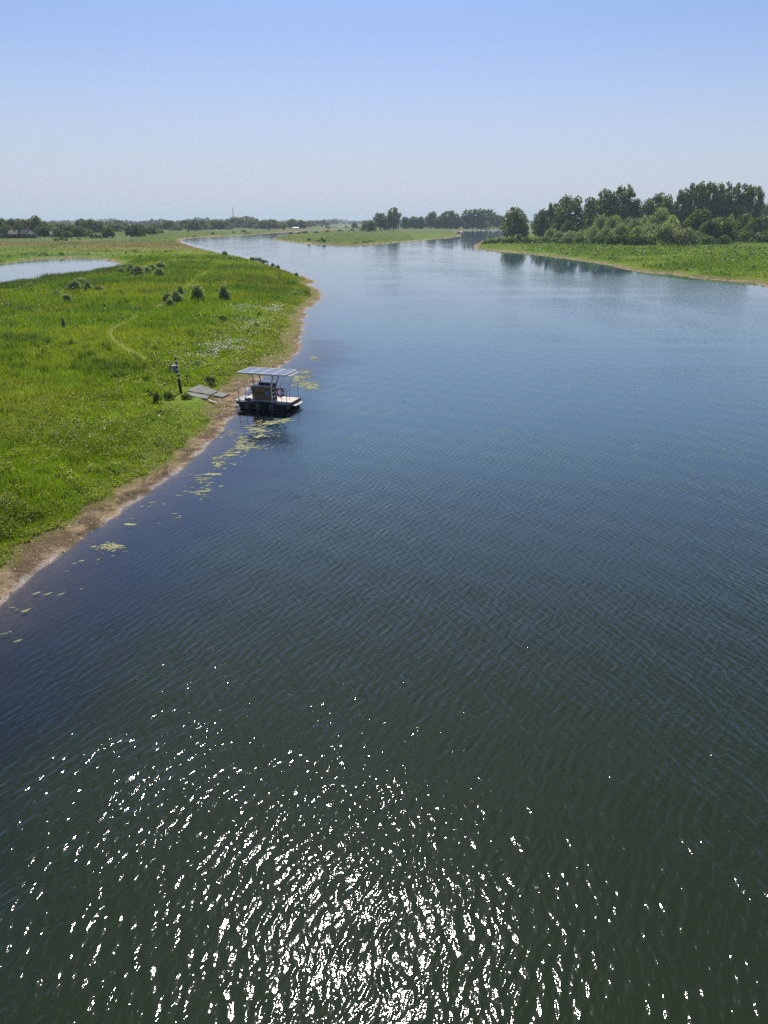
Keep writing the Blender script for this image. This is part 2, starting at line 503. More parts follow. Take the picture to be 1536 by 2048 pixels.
def blades(x, y, z, h, w, col, lean=.5):
    n = len(x); an = RNG.random(n) * 2 * np.pi; dx = np.cos(an) * w / 2; dy = np.sin(an) * w / 2
    la = RNG.random(n) * 2 * np.pi; ll = h * lean * RNG.random(n)
    v = np.empty((n, 3, 3), np.float32)
    v[:, 0] = np.stack([x - dx, y - dy, z - .03], 1); v[:, 1] = np.stack([x + dx, y + dy, z - .03], 1)
    v[:, 2] = np.stack([x + np.cos(la) * ll, y + np.sin(la) * ll, z + h], 1)
    return v.reshape(-1, 3), np.arange(3 * n).reshape(-1, 3), np.repeat(col, 3, 0)


def leaves(p, size, col, up=.6):
    """lozenge leaves at points p with random tilt"""
    n = len(p); nn = RNG.normal(size=(n, 3)); nn[:, 2] = np.abs(nn[:, 2]) + up; nn /= np.linalg.norm(nn, axis=1)[:, None]
    t = RNG.normal(size=(n, 3)); t -= nn * (t * nn).sum(1)[:, None]; t /= np.linalg.norm(t, axis=1)[:, None]; b = np.cross(nn, t)
    s = np.asarray(size)[:, None] if np.ndim(size) else size
    v = np.stack([p - t * s, p + b * s * .55, p + t * s, p - b * s * .55], 1).reshape(-1, 3)
    return v, np.arange(4 * n).reshape(-1, 4), np.repeat(col, 4, 0)


def land_pts(n, r0, r1, a0, a1, smin, p=1.0):
    x, y = polar(n, r0, r1, a0, a1, p); s = sdf(x, y)
    e = smin + 1.5 * (fbm(x / 2.2, y / 2.2, 31, 3) - .5) + 1.0 * (fbm(x / .45, y / .45, 33, 2) - .5)
    e = np.where((y < 45) & (x < 0), e * .7, e)
    k = s > e; x, y, s = x[k], y[k], s[k]
    return x, y, s, height(x, y, s)


# meadow grass on both banks (finer near, coarser far)
parts = []
for n, r0, r1, a0, a1 in ((560000, 17, 260, -33, -2), (150000, 130, 520, 4, 33), (60000, 260, 900, -33, 6)):
    x, y, s, z = land_pts(n, r0, r1, a0, a1, 1.9)
    r = np.hypot(x, y); pm = path_mask(x, y); pm = np.maximum(pm, clear_mask(x, y)); k = RNG.random(len(x)) > pm * .93
    x, y, s, z, r = x[k], y[k], s[k], z[k], r[k]
    sg = sedge_mask(x, y); tuft = fbm(x / .9, y / .9, 51, 2); pat = fbm(x / 6, y / 6, 52, 3)
    h = (.10 + .20 * RNG.random(len(x)) + .25 * sstep(.5, .75, tuft) + .3 * sg + .15 * sstep(.45, .7, pat)) * np.clip(r / 70, .85, 1.7)
    h = np.where(x > 20, h * .6, h)
    h = h * (.3 + .7 * sstep(2.0, np.where((y > 55) & (y < 150), 9, 5), s))
    w = (.035 + .035 * RNG.random(len(x))) * np.clip(r / 55, .7, 3.2)
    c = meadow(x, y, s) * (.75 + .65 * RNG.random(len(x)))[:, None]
    straw = RNG.random(len(x)) < .06; c[straw] = c[straw] * .4 + np.array([.22, .17, .07]) * .6
    parts.append(blades(x, y, z, h, w, c))


def merge(parts):
    v = np.concatenate([p[0] for p in parts]); off = np.cumsum([0] + [len(p[0]) for p in parts[:-1]])
    f = np.concatenate([p[1] + o for p, o in zip(parts, off)]); c = np.concatenate([p[2] for p in parts]); return v, f, c


v, f, c = merge(parts)
link('meadow_grass', mesh_np('meadow_grass', v, f, M['blade'], c), kind='stuff', label='olive green rough grass covering both river banks', cat='grass')

# broad leaved herbs: lush belt behind the beach
x, y, s, z = land_pts(520000, 17, 130, -33, -3, 1.8)
lm = lush_mask(x, y, s); cl = fbm(x / .55, y / .55, 81, 2); cl2 = fbm(x / 2.4, y / 2.4, 82, 3)
k = (RNG.random(len(x)) < lm * (1 - clear_mask(x, y)) * (.25 + .9 * sstep(.35, .6, cl))); x, y, s, z, cl, cl2 = x[k], y[k], s[k], z[k], cl[k], cl2[k]
hh = (.04 + .42 * sstep(.4, .75, cl) + .45 * sstep(.45, .75, cl2)) * (.3 + .7 * sstep(1.8, 3.6, s)) * (.4 + .6 * RNG.random(len(x)))
col = np.array([.295, .345, .035])[None, :] * (.4 + .9 * RNG.random(len(x)))[:, None] * (1.15 - .4 * sstep(.45, .7, cl2))[:, None]
v, f, c = leaves(np.stack([x, y, z + hh], 1), (.028 + .034 * RNG.random(len(x))) * np.clip(np.hypot(x, y) / 45, .9, 1.8), col, .7)
link('lush_herbs', mesh_np('lush_herbs', v, f, M['blade'], c), kind='stuff', label='bright green leafy herbs growing thick behind the beach', cat='undergrowth')

# taller weeds and nettles in clumps over the meadow
parts = []
for n, r0, r1, a0, a1, thr in ((130000, 20, 240, -33, -3, .60), (70000, 140, 560, 5, 33, .56)):
    x, y, s, z = land_pts(n, r0, r1, a0, a1, 4)
    cl = fbm(x / 3.2 + 9, y / 3.2, 83, 2) * .6 + .4 * fbm(x / 17, y / 17, 84, 2); k = (cl > thr) & (path_mask(x, y) < .2) & (clear_mask(x, y) < .2); x, y, s, z = x[k], y[k], s[k], z[k]
    cl = cl[k]; r = np.hypot(x, y)
    hh = RNG.random(len(x)) * (.25 + 5.0 * np.minimum(cl - thr, .15)) * np.clip(r / 140, .8, 1.8)
    col = np.array([.085, .15, .035])[None, :] * (.5 + .9 * RNG.random(len(x)))[:, None]
    parts.append(leaves(np.stack([x, y, z + hh], 1), (.06 + .06 * RNG.random(len(x))) * np.clip(r / 70, .8, 4), col, .3))
v, f, c = merge(parts)
link('weed_clumps', mesh_np('weed_clumps', v, f, M['blade'], c), kind='stuff', label='dark green weed clumps dotted over the meadow grass', cat='weeds')

# dark sedge tufts standing out of the meadow
cx, cy = polar(5200, 24, 300, -33, -3); cs_ = sdf(cx, cy); k = (cs_ > 5) & (path_mask(cx, cy) < .1) & (clear_mask(cx, cy) < .1) & (fbm(cx / 15, cy / 9, 62, 3) + .5 * sedge_mask(cx, cy) > .52 + .22 * RNG.random(len(cx)))
cx, cy = cx[k], cy[k]; m = 38; an = RNG.random((len(cx), m)) * 6.28; rr = np.abs(RNG.normal(size=(len(cx), m))) * .22 * (.6 + RNG.random((len(cx), 1)))
x = (cx[:, None] + np.cos(an) * rr * 1.4).ravel(); y = (cy[:, None] + np.sin(an) * rr).ravel(); s = sdf(x, y); z = height(x, y, s)
hh = np.repeat(.25 + .6 * RNG.random(len(cx)) ** 1.5, m) * (.5 + .6 * RNG.random(len(x))); c = np.array([[.055, .10, .026]]) * np.repeat(.7 + .7 * RNG.random(len(cx)), m)[:, None] * (.6 + .8 * RNG.random(len(x)))[:, None]
v, f, c = blades(x, y, z, hh, .05 * np.clip(np.hypot(x, y) / 60, .8, 3), c, .5)
link('sedge_tufts', mesh_np('sedge_tufts', v, f, M['blade'], c), kind='stuff', label='dark upright sedge tufts scattered over the left meadow', cat='sedge')

# clods, pebbles and driftwood bits on the beach
x, y = polar(60000, 17, 120, -34, 0); s = sdf(x, y); k = (s > .02) & (s < 2.3) & (fbm(x / .9, y / .6, 23, 4) + .25 * RNG.random(len(x)) > .56); x, y, s = x[k], y[k], s[k]; z = height(x, y, s)
n = len(x); r = (.012 + .045 * RNG.random(n) ** 2.5) * np.clip(np.hypot(x, y) / 35, .9, 1.8); an = RNG.random(n) * 6.28; el = 1 + 2.2 * RNG.random(n) ** 3
ring = [(np.cos(an + q), np.sin(an + q)) for q in (0, 1.57, 3.14, 4.71)]
v = np.empty((n, 5, 3)); cl_ = np.cos(an); sl_ = np.sin(an)
for q, (cx, cy) in enumerate(ring):
    ee = el if q % 2 == 0 else 1; v[:, q] = np.stack([x + cx * r * ee, y + cy * r * ee, z - .01], 1)
v[:, 4] = np.stack([x + .2 * r, y, z + r * (.7 + .6 * RNG.random(n))], 1)
f = (np.arange(n)[:, None, None] * 5 + np.array([[0, 1, 4], [1, 2, 4], [2, 3, 4], [3, 0, 4]])[None]).reshape(-1, 3)
c = np.where((RNG.random(n) < .08)[:, None], np.array([[.26, .22, .165]]), np.array([[.16, .11, .065]])) * (.5 + .9 * RNG.random(n))[:, None]
link('beach_pebbles', mesh_np('beach_pebbles', v.reshape(-1, 3), f, M['clod'], np.repeat(c, 5, 0)), kind='stuff', label='brown clods and pebbles strewn along the sandy beach', cat='pebbles')

# reeds on the near edge of the pond
pw = np.array([at(px, py, .4) for px, py in [(-70, 593), (0, 584), (60, 571), (130, 561), (190, 554), (225, 547), (248, 541)]])
n = 26000; i = RNG.integers(0, len(pw) - 1, n); u = RNG.random(n)[:, None]; q = pw[i] * (1 - u) + pw[i + 1] * u
q = q + RNG.normal(size=(n, 2)) * np.array([1.6, 1.6]); x, y = q[:, 0], q[:, 1]
k = fbm(x / 4, y / 4, 88, 2) > .34; x, y = x[k], y[k]; s = sdf(x, y); k = s > .2; x, y, s = x[k], y[k], s[k]; z = height(x, y, s)
hh = (.55 + 1.0 * RNG.random(len(x))) * (.5 + .9 * fbm(x / 5, y / 5, 89, 2))
col = np.array([.105, .15, .055])[None, :] * (.55 + .9 * RNG.random(len(x)))[:, None]
v, f, c = blades(x, y, z, hh, .13 + .13 * RNG.random(len(x)), col, .45)
link('pond_reeds', mesh_np('pond_reeds', v, f, M['blade'], c), kind='stuff', label='grey green reeds fringing the near edge of the pond', cat='reeds')

# white blossom patches
parts = []
for px, py, rx, ry, n in ((505, 655, 60, 30, 1500), (440, 700, 55, 25, 1300), (560, 615, 45, 12, 700), (500, 617, 60, 10, 500), (590, 588, 30, 6, 300), (470, 735, 35, 10, 300),
                          (520, 560, 40, 5, 260), (40, 640, 40, 15, 90), (330, 690, 60, 40, 40), (150, 850, 120, 60, 30), (300, 860, 60, 40, 40), (270, 560, 40, 5, 200), (1420, 520, 100, 10, 90), (1500, 530, 50, 8, 60)):
    c0 = at(px, py, .9); ex = at(px + rx, py, .9); ey = at(px, py - ry, .9); sx = ex[0] - c0[0]; sy = ey[1] - c0[1]
    x = c0[0] + RNG.normal(size=n) * sx * .55; y = c0[1] + RNG.normal(size=n) * sy * .55
    k = fbm(x / 1.6, y / 1.6, 77, 2) > .47; x, y = x[k], y[k]; s = sdf(x, y); k = s > 3; x, y, s = x[k], y[k], s[k]
    z = height(x, y, s) + .25 + .25 * RNG.random(len(x))
    parts.append(leaves(np.stack([x, y, z], 1), (.05 + .06 * RNG.random(len(x))) * max(1, c0[1] / 80), np.tile(np.array([[.62, .64, .50]]), (len(x), 1)) * (.7 + .4 * RNG.random(len(x)))[:, None], 1.2))
v, f, c = merge(parts)
link('wild_flowers', mesh_np('wild_flowers', v, f, M['flower'], c), kind='stuff', label='white wild flowers in loose patches across the meadow', cat='flowers')

# floating water weed
vs = []; fs = []; cs = []
for px, py, rx, ry, n in ((224, 1095, 26, 8, 90), (150, 1130, 40, 18, 24), (270, 1050, 30, 16, 14), (232, 1115, 60, 22, 30), (305, 1010, 30, 12, 40), (330, 1030, 40, 14, 25), (412, 962, 24, 20, 110), (440, 925, 28, 18, 120),
                          (395, 985, 40, 14, 40), (485, 888, 22, 22, 130), (470, 910, 20, 22, 60), (535, 846, 22, 5, 70), (560, 842, 16, 4, 50), (510, 856, 24, 9, 60), (530, 870, 26, 10, 45), (512, 893, 30, 5, 40), (30, 1225, 40, 18, 24), (90, 1190, 60, 26, 30),
                          (180, 1180, 60, 25, 24), (600, 757, 20, 9, 90), (612, 769, 28, 5, 110), (610, 742, 14, 6, 40), (630, 717, 10, 4, 30), (620, 775, 12, 6, 40), (20, 1270, 60, 20, 22), (360, 940, 30, 10, 16), (450, 868, 20, 8, 24)):
    c0 = at(px, py); sx = at(px + rx, py)[0] - c0[0]; sy = at(px, py - ry)[1] - c0[1]
    for _ in range(int(n * (.8 if px == 224 else .16 if py > 1000 else .40 if py > 900 else .75))):
        x = c0[0] + random.gauss(0, .5) * sx; y = c0[1] + random.gauss(0, .5) * sy
        rr = random.uniform(.02, .075) * (2.0 if random.random() < .10 else 1) * (.62 + max(0, c0[1] - 25) / 45); m = random.randint(7, 11); ph = random.random() * 6.28; st = random.uniform(1.2, 4.5); an = random.uniform(-.5, 1.2); b0 = len(vs)
        cc = np.array([.34, .37, .17]) * random.uniform(.45, 1.15)
        zz = .004 + random.random() * .008
        for j in range(m):
            q = rr * random.uniform(.55, 1.25); u = q * math.cos(ph + j * 6.283 / m) * st; w = q * math.sin(ph + j * 6.283 / m)
            vs.append((x + u * math.cos(an) - w * math.sin(an), y + u * math.sin(an) + w * math.cos(an), zz)); cs.append(cc)
        vs.append((x, y, zz + .012)); cs.append(cc)
        fs += [(b0 + j, b0 + (j + 1) % m, b0 + m) for j in range(m)]
wx = np.array(vs); ok = sdf(wx[:, 0], wx[:, 1]) < -.25
fs = [f_ for f_ in fs if ok[list(f_)].all()]
link('floating_algae', mesh_np('floating_algae', wx, np.array(fs), M['algae'], np.array(cs)), kind='stuff', label='pale yellow green water weed floating along the left bank', cat='water weed')

# ------------------------------------------------------------------ trees
CROWNS = {}


def crown_mesh(kind, seed):
    rg = np.random.default_rng(seed); rd = random.Random(seed)
    spec = dict(round=(14., 11., .0, 22, 4600, .36, (.118, .160, .034)), tall=(28., 15., .13, 46, 7000, .52, (.115, .158, .036)),
                bushy=(10., 9., .0, 20, 4200, .30, (.10, .144, .032)), willow=(7., 6., .0, 24, 4000, .22, (.225, .28, .14)),
                cone=(2.2, 1.5, .0, 14, 4200, .06, (.24, .31, .15)), low=(1.2, 1.6, .0, 9, 1100, .07, (.105, .165, .045)))[kind]
    H, W, base, nb, nl, ls, col = spec
    bl = []
    for i in range(nb):
        u = (i + .5) / nb; z = base + (1 - base) * (u * .9 + .04)
        q = (z - base) / (1 - base)
        if kind == 'round': e = math.sin(math.pi * min(.97, .34 + .63 * q)) ** .6
        elif kind == 'tall': e = (.18 + .85 * math.sin(math.pi * min(.97, .16 + .81 * q)) ** .8)
        elif kind == 'bushy': e = math.cos(q * 1.4) ** .55
        elif kind == 'willow': e = math.cos(q * 1.5) ** .75
        elif kind == 'cone': e = max(.1, (1 - q) ** .75 * 1.05)
        else: e = math.cos(q * 1.35) ** .6
        if kind == 'cone': e = max(.3, (1 - q) ** .5)
        an = i * 2.4 + rd.uniform(-.5, .5); rr = W / 2 * e * math.sqrt(rd.uniform(.08, .72))
        br = W * rd.uniform(.13, .24) * (.55 + .5 * e)
        if kind == 'cone': br *= 1.3; rr *= .6
        if kind == 'tall': br *= rd.uniform(.55, .95) * (1.1 - .4 * q)
        bz = br * (1.0 if kind in ('round', 'bushy', 'low') else 1.15 if kind == 'tall' else 1.5)
        bl.append((rr * math.cos(an), rr * math.sin(an), H * base + bz * .6 + q * (H * (1 - base) - 1.55 * bz), br, bz, rd.uniform(.72, 1.28)))
    tot = sum(b[3] ** 2 for b in bl); P = []; C = []; NR = []
    for bx, by, bz0, br, bz, k in bl:
        n = int(nl * br ** 2 / tot); d = rg.normal(size=(n, 3)); d /= np.linalg.norm(d, axis=1)[:, None]
        r = np.where(rg.random(n) < .30, rg.random(n) * .7, .72 + .38 * rg.random(n))
        p = d * r[:, None] * np.array([br, br, bz]) + np.array([bx, by, bz0]); P.append(p); NR.append(d)
        C.append(np.array(col)[None, :] * k * (.65 + .7 * rg.random(n))[:, None])
    P = np.concatenate(P); C = np.concatenate(C); NR = np.concatenate(NR); ok = (P[:, 2] > .02 * H); P, C, NR = P[ok], C[ok], NR[ok]
    ex = (np.percentile(P[:, 0], 98.5) - np.percentile(P[:, 0], 1.5) + np.percentile(P[:, 1], 98.5) - np.percentile(P[:, 1], 1.5)) / 2; tz = np.percentile(P[:, 2], 99.6)
    n = len(P); nn = NR * .8 + rg.normal(size=(n, 3)) * .7 + np.array([0, 0, .3]); nn /= np.linalg.norm(nn, axis=1)[:, None]
    t = rg.normal(size=(n, 3)); t[:, 2] += (1.0 if kind in ('willow', 'cone') else .3)
    t -= nn * (t * nn).sum(1)[:, None]; t /= np.linalg.norm(t, axis=1)[:, None]; b = np.cross(nn, t)
    s = ls * (.6 + .8 * rg.random(n))[:, None]; asp = .42 if kind in ('willow', 'cone') else .62
    v = np.stack([P - t * s, P + b * s * asp, P + t * s, P - b * s * asp], 1).reshape(-1, 3)
    me = mesh_np(kind + '_crown', v, np.arange(4 * n).reshape(-1, 4), M['leaf'], np.repeat(C, 4, 0))
    m = MB(); tr = H * (.016 if kind in ('round', 'tall') else .011)
    m.tube([(0, 0, -.3), (0, 0, H * .02), (.01 * W, .01 * W, H * .3), (-.02 * W, .01 * W, H * .55), (.01 * W, 0, H * .82)], tr * 1.4, 7, tr * .25)
    for bx, by, bz0, br, bz, k in bl[::2]:
        z0 = max(H * .08, bz0 - math.hypot(bx, by) * .9 - H * .06); m.tube([(0, 0, z0), (bx * .5, by * .5, z0 + (bz0 - z0) * .6), (bx, by, bz0)], tr * .5, 5, tr * .12)
    tm = bpy.data.meshes.new(kind + '_trunk'); tm.from_pydata(m.v, [], m.f); tm.materials.append(M['bark'])
    return me, tm, tz, ex


for kind, nv in (('round', 4), ('tall', 5), ('bushy', 4), ('willow', 4), ('cone', 3), ('low', 3)):
    CROWNS[kind] = [crown_mesh(kind, 100 + 13 * i + len(kind)) for i in range(nv)]
tcount = [0]
NAMES = dict(round='tree', tall='poplar_tree', bushy='bushy_tree', willow='willow_bush', cone='young_shrub', low='low_shrub')
CATS = dict(round='tree', tall='tree', bushy='tree', willow='bush', cone='shrub', low='shrub')


def plant(kind, px, base, top, wpx, label, group=None, name=None, cat=None):
    x, y, z = pt(px, base)
    hgt = max(.3, top_z(px, top, y) - z); wid = wpx * px_m(y, base)
    tcount[0] += 1; i = tcount[0]
    me, tm, H, W = CROWNS[kind][i % len(CROWNS[kind])]
    root = empty(name or NAMES[kind], (x, y, z - .02), random.random() * 6.28, label=label, cat=cat or CATS[kind], group=group)
    root.scale = (wid / W * 1.0, wid / W * 1.0, hgt / H)
    link('crown', me, root); link('trunk', tm, root)
    return root


ORD = 'first second third fourth fifth sixth seventh eighth ninth tenth eleventh twelfth thirteenth fourteenth fifteenth sixteenth seventeenth eighteenth nineteenth twentieth'.split()


def row(kind, items, text, group, wide=1.0, **k):
    """a row of look-alikes from left to right; text has {} for the place in the row"""
    items = sorted(items, key=lambda q: q[0])
    for i, it in enumerate(items):
        kd = it[4] if len(it) > 4 else kind
        plant(kd, it[0], it[1], it[2], it[3] * wide, text.format(ORD[i]), group, **k)


# right bank: the lone tree and the wood behind the willows
plant('round', 1027, 476, 416, 52, 'lone full tree standing at the tip of the right bank', 'trees on the right bank')
plant('bushy', 1050, 476, 448, 15, 'slim dark bush standing right against the lone tree', 'trees on the right bank', cat='bush', name='dark_bush')
W1 = 'trees of the right bank wood'
for kd, px, ba, tp, wd, lb in (
        ('bushy', 1080, 474, 420, 34, 'dark rounded tree at the left end of the right bank wood'),
        ('tall', 1103, 472, 407, 30, 'narrow tree between the wood\'s left end tree and a broad dark one'),
        ('bushy', 1135, 474, 394, 62, 'broad dark dome-shaped tree in the left half of the wood'),
        ('bushy', 1180, 472, 397, 46, 'dark tree just right of the broad dome-shaped tree'),
        ('tall', 1205, 474, 381, 40, 'loose open-crowned poplar left of the wood\'s tall rounded tree'),
        ('tall', 1240, 474, 373, 50, 'tall rounded tree standing highest in the middle of the wood'),
        ('bushy', 1258, 474, 404, 36, 'lower dark tree tucked under the right side of the tall rounded tree'),
        ('bushy', 1290, 474, 399, 40, 'dark tree in the dip right of the tall rounded tree'),
        ('round', 1307, 473, 388, 44, 'round-topped tree rising from the dip before the poplar row'),
        ('bushy', 1326, 474, 393, 38, 'green rounded tree next to the left end of the poplar row')):
    plant(kd, px, ba, tp, wd, lb, W1)
row('tall', [(1358, 474, 379, 34), (1380, 474, 367, 44), (1408, 474, 367, 40), (1434, 474, 368, 40), (1466, 474, 369, 46), (1492, 474, 373, 42)],
    '{} poplar from the left in the tall poplar row on the skyline', 'poplar row of the right bank wood')
row('bushy', [(1360, 473, 425, 40), (1395, 473, 423, 44), (1432, 473, 420, 44), (1470, 473, 418, 50), (1500, 473, 420, 40)],
    '{} dark understorey tree from the left beneath the tall poplar row', 'understorey beneath the poplar row')
row('bushy', [(1508, 462, 412, 26), (1522, 462, 408, 30), (1540, 462, 409, 34), (1560, 462, 411, 34)], '{} hazy dark tree from the left beyond the right end of the poplars', 'hazy trees right of the poplars')
# willows in front of the wood
row('willow', [(1135, 476, 441, 24, 'round'), (1103, 477, 456, 24), (1118, 481, 463, 26), (1140, 483, 462, 30), (1162, 484, 460, 28)],
    '{} small bush from the left in front of the dark dome-shaped tree', 'bushes at the left end of the willow thicket', cat='bush', name='willow_bush')
row('willow', [(1185, 485, 452, 32), (1200, 478, 430, 34), (1222, 480, 433, 32), (1180, 481, 455, 30), (1212, 486, 455, 36), (1240, 487, 448, 36), (1228, 479, 431, 26), (1250, 480, 436, 32)],
    '{} pale willow from the left below the tall rounded tree of the wood', 'pale willows below the tall rounded tree')
row('willow', [(1265, 482, 437, 34), (1272, 487, 452, 34), (1287, 481, 432, 34), (1300, 488, 449, 38), (1316, 482, 417, 48), (1340, 483, 432, 38), (1326, 491, 446, 56), (1352, 489, 455, 40)],
    '{} pale willow from the left between the tall rounded tree and the dark bushes', 'pale willows in the middle of the thicket')
row('bushy', [(1393, 485, 419, 46), (1418, 487, 440, 42), (1440, 487, 436, 48)], '{} dark green bushy tree from the left in front of the poplar row', 'dark bushes in front of the poplars')
row('willow', [(1370, 492, 457, 46), (1390, 489, 462, 30), (1430, 482, 436, 40), (1456, 480, 430, 20)], '{} grey green willow from the left at the feet of the dark bushy trees', 'willows at the feet of the dark bushes')
row('bushy', [(1482, 478, 428, 44), (1505, 480, 436, 36), (1526, 479, 431, 40), (1550, 480, 432, 40)], '{} rounded bush from the left under the right end of the poplars', 'rounded bushes under the poplars\' right end', cat='bush')
row('low', [(1470, 484, 463, 34), (1495, 485, 462, 36), (1520, 485, 464, 36), (1545, 485, 464, 40), (1478, 483, 458, 30)], '{} low shrub from the left before the rounded bushes at the right', 'low shrubs at the right of the thicket')
row('low', [(1000, 486, 476, 18), (1012, 487, 477, 20), (1025, 487, 474, 18), (1037, 486, 470, 14), (1052, 487, 474, 22), (1068, 487, 477, 24), (1082, 486, 476, 26), (1092, 486, 473, 20), (985, 487, 478, 18), (972, 488, 480, 18)],
    '{} low leafy shrub from the left along the right bank\'s sandy tip', 'low shrubs on the tip of the right bank')
row('low', [(1115, 487, 475, 26), (1135, 488, 473, 30), (1160, 488, 472, 28), (1190, 489, 472, 30), (1225, 490, 468, 32), (1255, 490, 466, 30), (1285, 491, 468, 34), (1175, 488, 474, 26), (1205, 489, 470, 28), (1240, 490, 470, 28), (1270, 491, 467, 28), (1300, 491, 470, 26), (1410, 490, 470, 30), (1445, 489, 470, 30)],
    '{} leafy shrub from the left along the foot of the willow thicket', 'shrubs along the foot of the willows')

# trees behind the island, middle right
plant('bushy', 738, 463, 442, 28, 'dark rounded bush at the left end of the trees behind the island', 'trees behind the island', cat='bush')
plant('tall', 760, 461, 426, 26, 'open branching tree left of the tallest tree behind the island', 'trees behind the island')
plant('tall', 787, 461, 416, 26, 'tallest narrow tree of the group behind the island', 'trees behind the island')
plant('bushy', 779, 460, 437, 34, 'dark bushy tree at the foot of the tallest tree behind the island', 'trees behind the island')
row('bushy', [(811, 458, 434, 18), (826, 458, 433, 20), (840, 458, 434, 20)], '{} of three even dark trees from the left behind the island', 'three even trees behind the island')
row('tall', [(864, 458, 424, 30, 'round'), (884, 458, 431, 28, 'bushy'), (899, 458, 422, 34), (926, 458, 431, 34, 'bushy'), (936, 458, 420, 28), (954, 458, 418, 28), (973, 458, 419, 32), (995, 457, 430, 30, 'bushy'), (910, 458, 438, 24, 'bushy'), (962, 458, 437, 30, 'bushy'), (945, 458, 440, 26, 'bushy')],
    '{} tree from the left in the dark row across the right-hand channel', 'dark tree row across the right-hand channel', name='tree')
# hazy treelines, left to middle
row('round', [(388, 461, 440, 24, 'bushy'), (404, 460, 440, 26), (422, 459, 441, 22, 'bushy'), (438, 459, 440, 30), (453, 459, 443, 24, 'bushy')], '{} tree from the left in the hazy row left of the mast', 'hazy trees left of the mast', wide=1.3)
row('round', [(474, 455, 434, 34, 'bushy'), (494, 456, 433, 30), (508, 457, 437, 22, 'bushy'), (529, 458, 440, 28), (545, 458, 439, 26, 'bushy'), (561, 457, 443, 18)], '{} tree from the left in the hazy row at and right of the mast', 'hazy trees right of the mast', wide=1.3)
row('bushy', [(585, 457, 438, 22), (603, 457, 440, 22), (622, 453, 441, 26), (640, 452, 441, 28), (668, 449, 439, 15), (709, 458, 445, 12)], '{} small hazy tree from the left around the distant pools', 'hazy trees around the distant pools')
# far left
row('bushy', [(261, 473, 451, 18), (272, 474, 449, 24), (284, 473, 450, 22)], '{} of three dark trees from the left in the round clump on the meadow', 'round dark clump on the meadow')
row('bushy', [(303, 469, 453, 20), (315, 467, 458, 12), (323, 466, 460, 10)], '{} small dark tree from the left just right of the round clump', 'small trees right of the round clump')
row('round', [(232, 464, 447, 26), (250, 462, 446, 16), (310, 459, 446, 20), (325, 459, 445, 15), (339, 460, 441, 22), (354, 461, 452, 20, 'bushy'), (371, 460, 440, 24)], '{} hazy tree from the left behind the round clump on the meadow', 'hazy trees behind the round clump', wide=1.3)
row('willow', [(184, 477, 466, 9), (193, 477, 466, 9), (201, 477, 467, 8), (209, 476, 466, 9)], '{} of four small grey pollard willows from the left in a line', 'four pollard willows', cat='tree', name='pollard_willow')
row('bushy', [(211, 476, 459, 14), (222, 476, 454, 18)], '{} of two dark green trees from the left beside the pollard willows', 'two trees beside the pollards')
row('round', [(166, 466, 438, 30, 'bushy'), (183, 466, 438, 30, 'bushy'), (197, 466, 442, 26, 'bushy')], '{} dome of the bluish far group from the left above the treeline', 'bluish domed trees')
row('round', [(6, 472, 436, 26), (26, 472, 438, 26), (44, 472, 438, 24), (60, 472, 438, 26), (78, 472, 432, 26), (94, 472, 445, 22), (106, 472, 449, 22, 'bushy'), (-16, 472, 440, 26)], '{} tall tree from the left in the dark wood behind the houses', 'tall trees behind the houses', wide=1.25, name='tree')
row('bushy', [(14, 474, 450, 24), (40, 474, 447, 22), (86, 474, 452, 24), (72, 474, 457, 16), (98, 474, 455, 16)], '{} rounded tree from the left close beside the houses', 'rounded trees beside the houses')
row('bushy', [(125, 474, 447, 30), (145, 474, 451, 28), (160, 474, 453, 24), (173, 473, 456, 20), (136, 476, 462, 16), (120, 475, 460, 14)], '{} dark tree from the left between the houses and the pollard willows', 'dark trees left of the pollard willows', wide=1.3)
row('low', [(112, 482, 476, 8), (123, 481, 473, 9), (133, 482, 476, 8), (158, 479, 475, 6)], '{} small dark shrub from the left alone on the light green field', 'shrubs on the light green field')
# meadow shrubs of the left bank
plant('cone', 396, 603, 568, 22, 'dark cone-shaped shrub left of its twin in the middle of the meadow', 'shrubs in the middle of the meadow')
plant('cone', 449, 605, 570, 23, 'dark cone-shaped shrub nearest the river in the middle of the meadow', 'shrubs in the middle of the meadow')
row('cone', [(336, 606, 585, 19), (354, 608, 580, 20), (362, 595, 571, 14), (341, 614, 596, 12)], '{} silvery shrub from the left in the pale group beside the path', 'silvery shrubs beside the path', wide=1.2)
row('cone', [(263, 552, 527, 14), (277, 553, 531, 22), (292, 551, 532, 18), (304, 543, 528, 16), (319, 556, 536, 18), (322, 540, 523, 14), (243, 549, 535, 12)], '{} shrub from the left in the group by the tip of the pond', 'shrubs by the tip of the pond', wide=1.3)
row('cone', [(151, 582, 561, 20), (163, 573, 556, 20), (178, 584, 562, 12), (197, 585, 571, 20), (113, 594, 580, 18)], '{} shrub from the left in the loose group near the pond reeds', 'shrubs near the pond reeds', wide=1.25)
row('cone', [(128, 655, 634, 9), (140, 629, 616, 8), (135, 605, 588, 18), (60, 578, 566, 14), (95, 570, 560, 14)], '{} small weedy shrub from the left below the pond', 'small weedy shrubs below the pond', name='weedy_shrub')
row('low', [(449, 511, 502, 12), (505, 521, 514, 14), (517, 523, 515, 14), (529, 527, 519, 12), (546, 534, 526, 8), (556, 538, 530, 10), (593, 552, 545, 8), (588, 570, 562, 9), (613, 590, 581, 7), (592, 592, 585, 9), (518, 605, 598, 9), (495, 561, 555, 16), (520, 560, 555, 8)],
    '{} little dark bush from the left along the river edge of the meadow', 'little bushes along the meadow edge')
row('low', [(518, 633, 623, 10), (447, 646, 630, 20), (512, 655, 645, 14), (541, 668, 660, 4)], '{} weedy bush from the left among the white flowers', 'weedy bushes among the flowers')
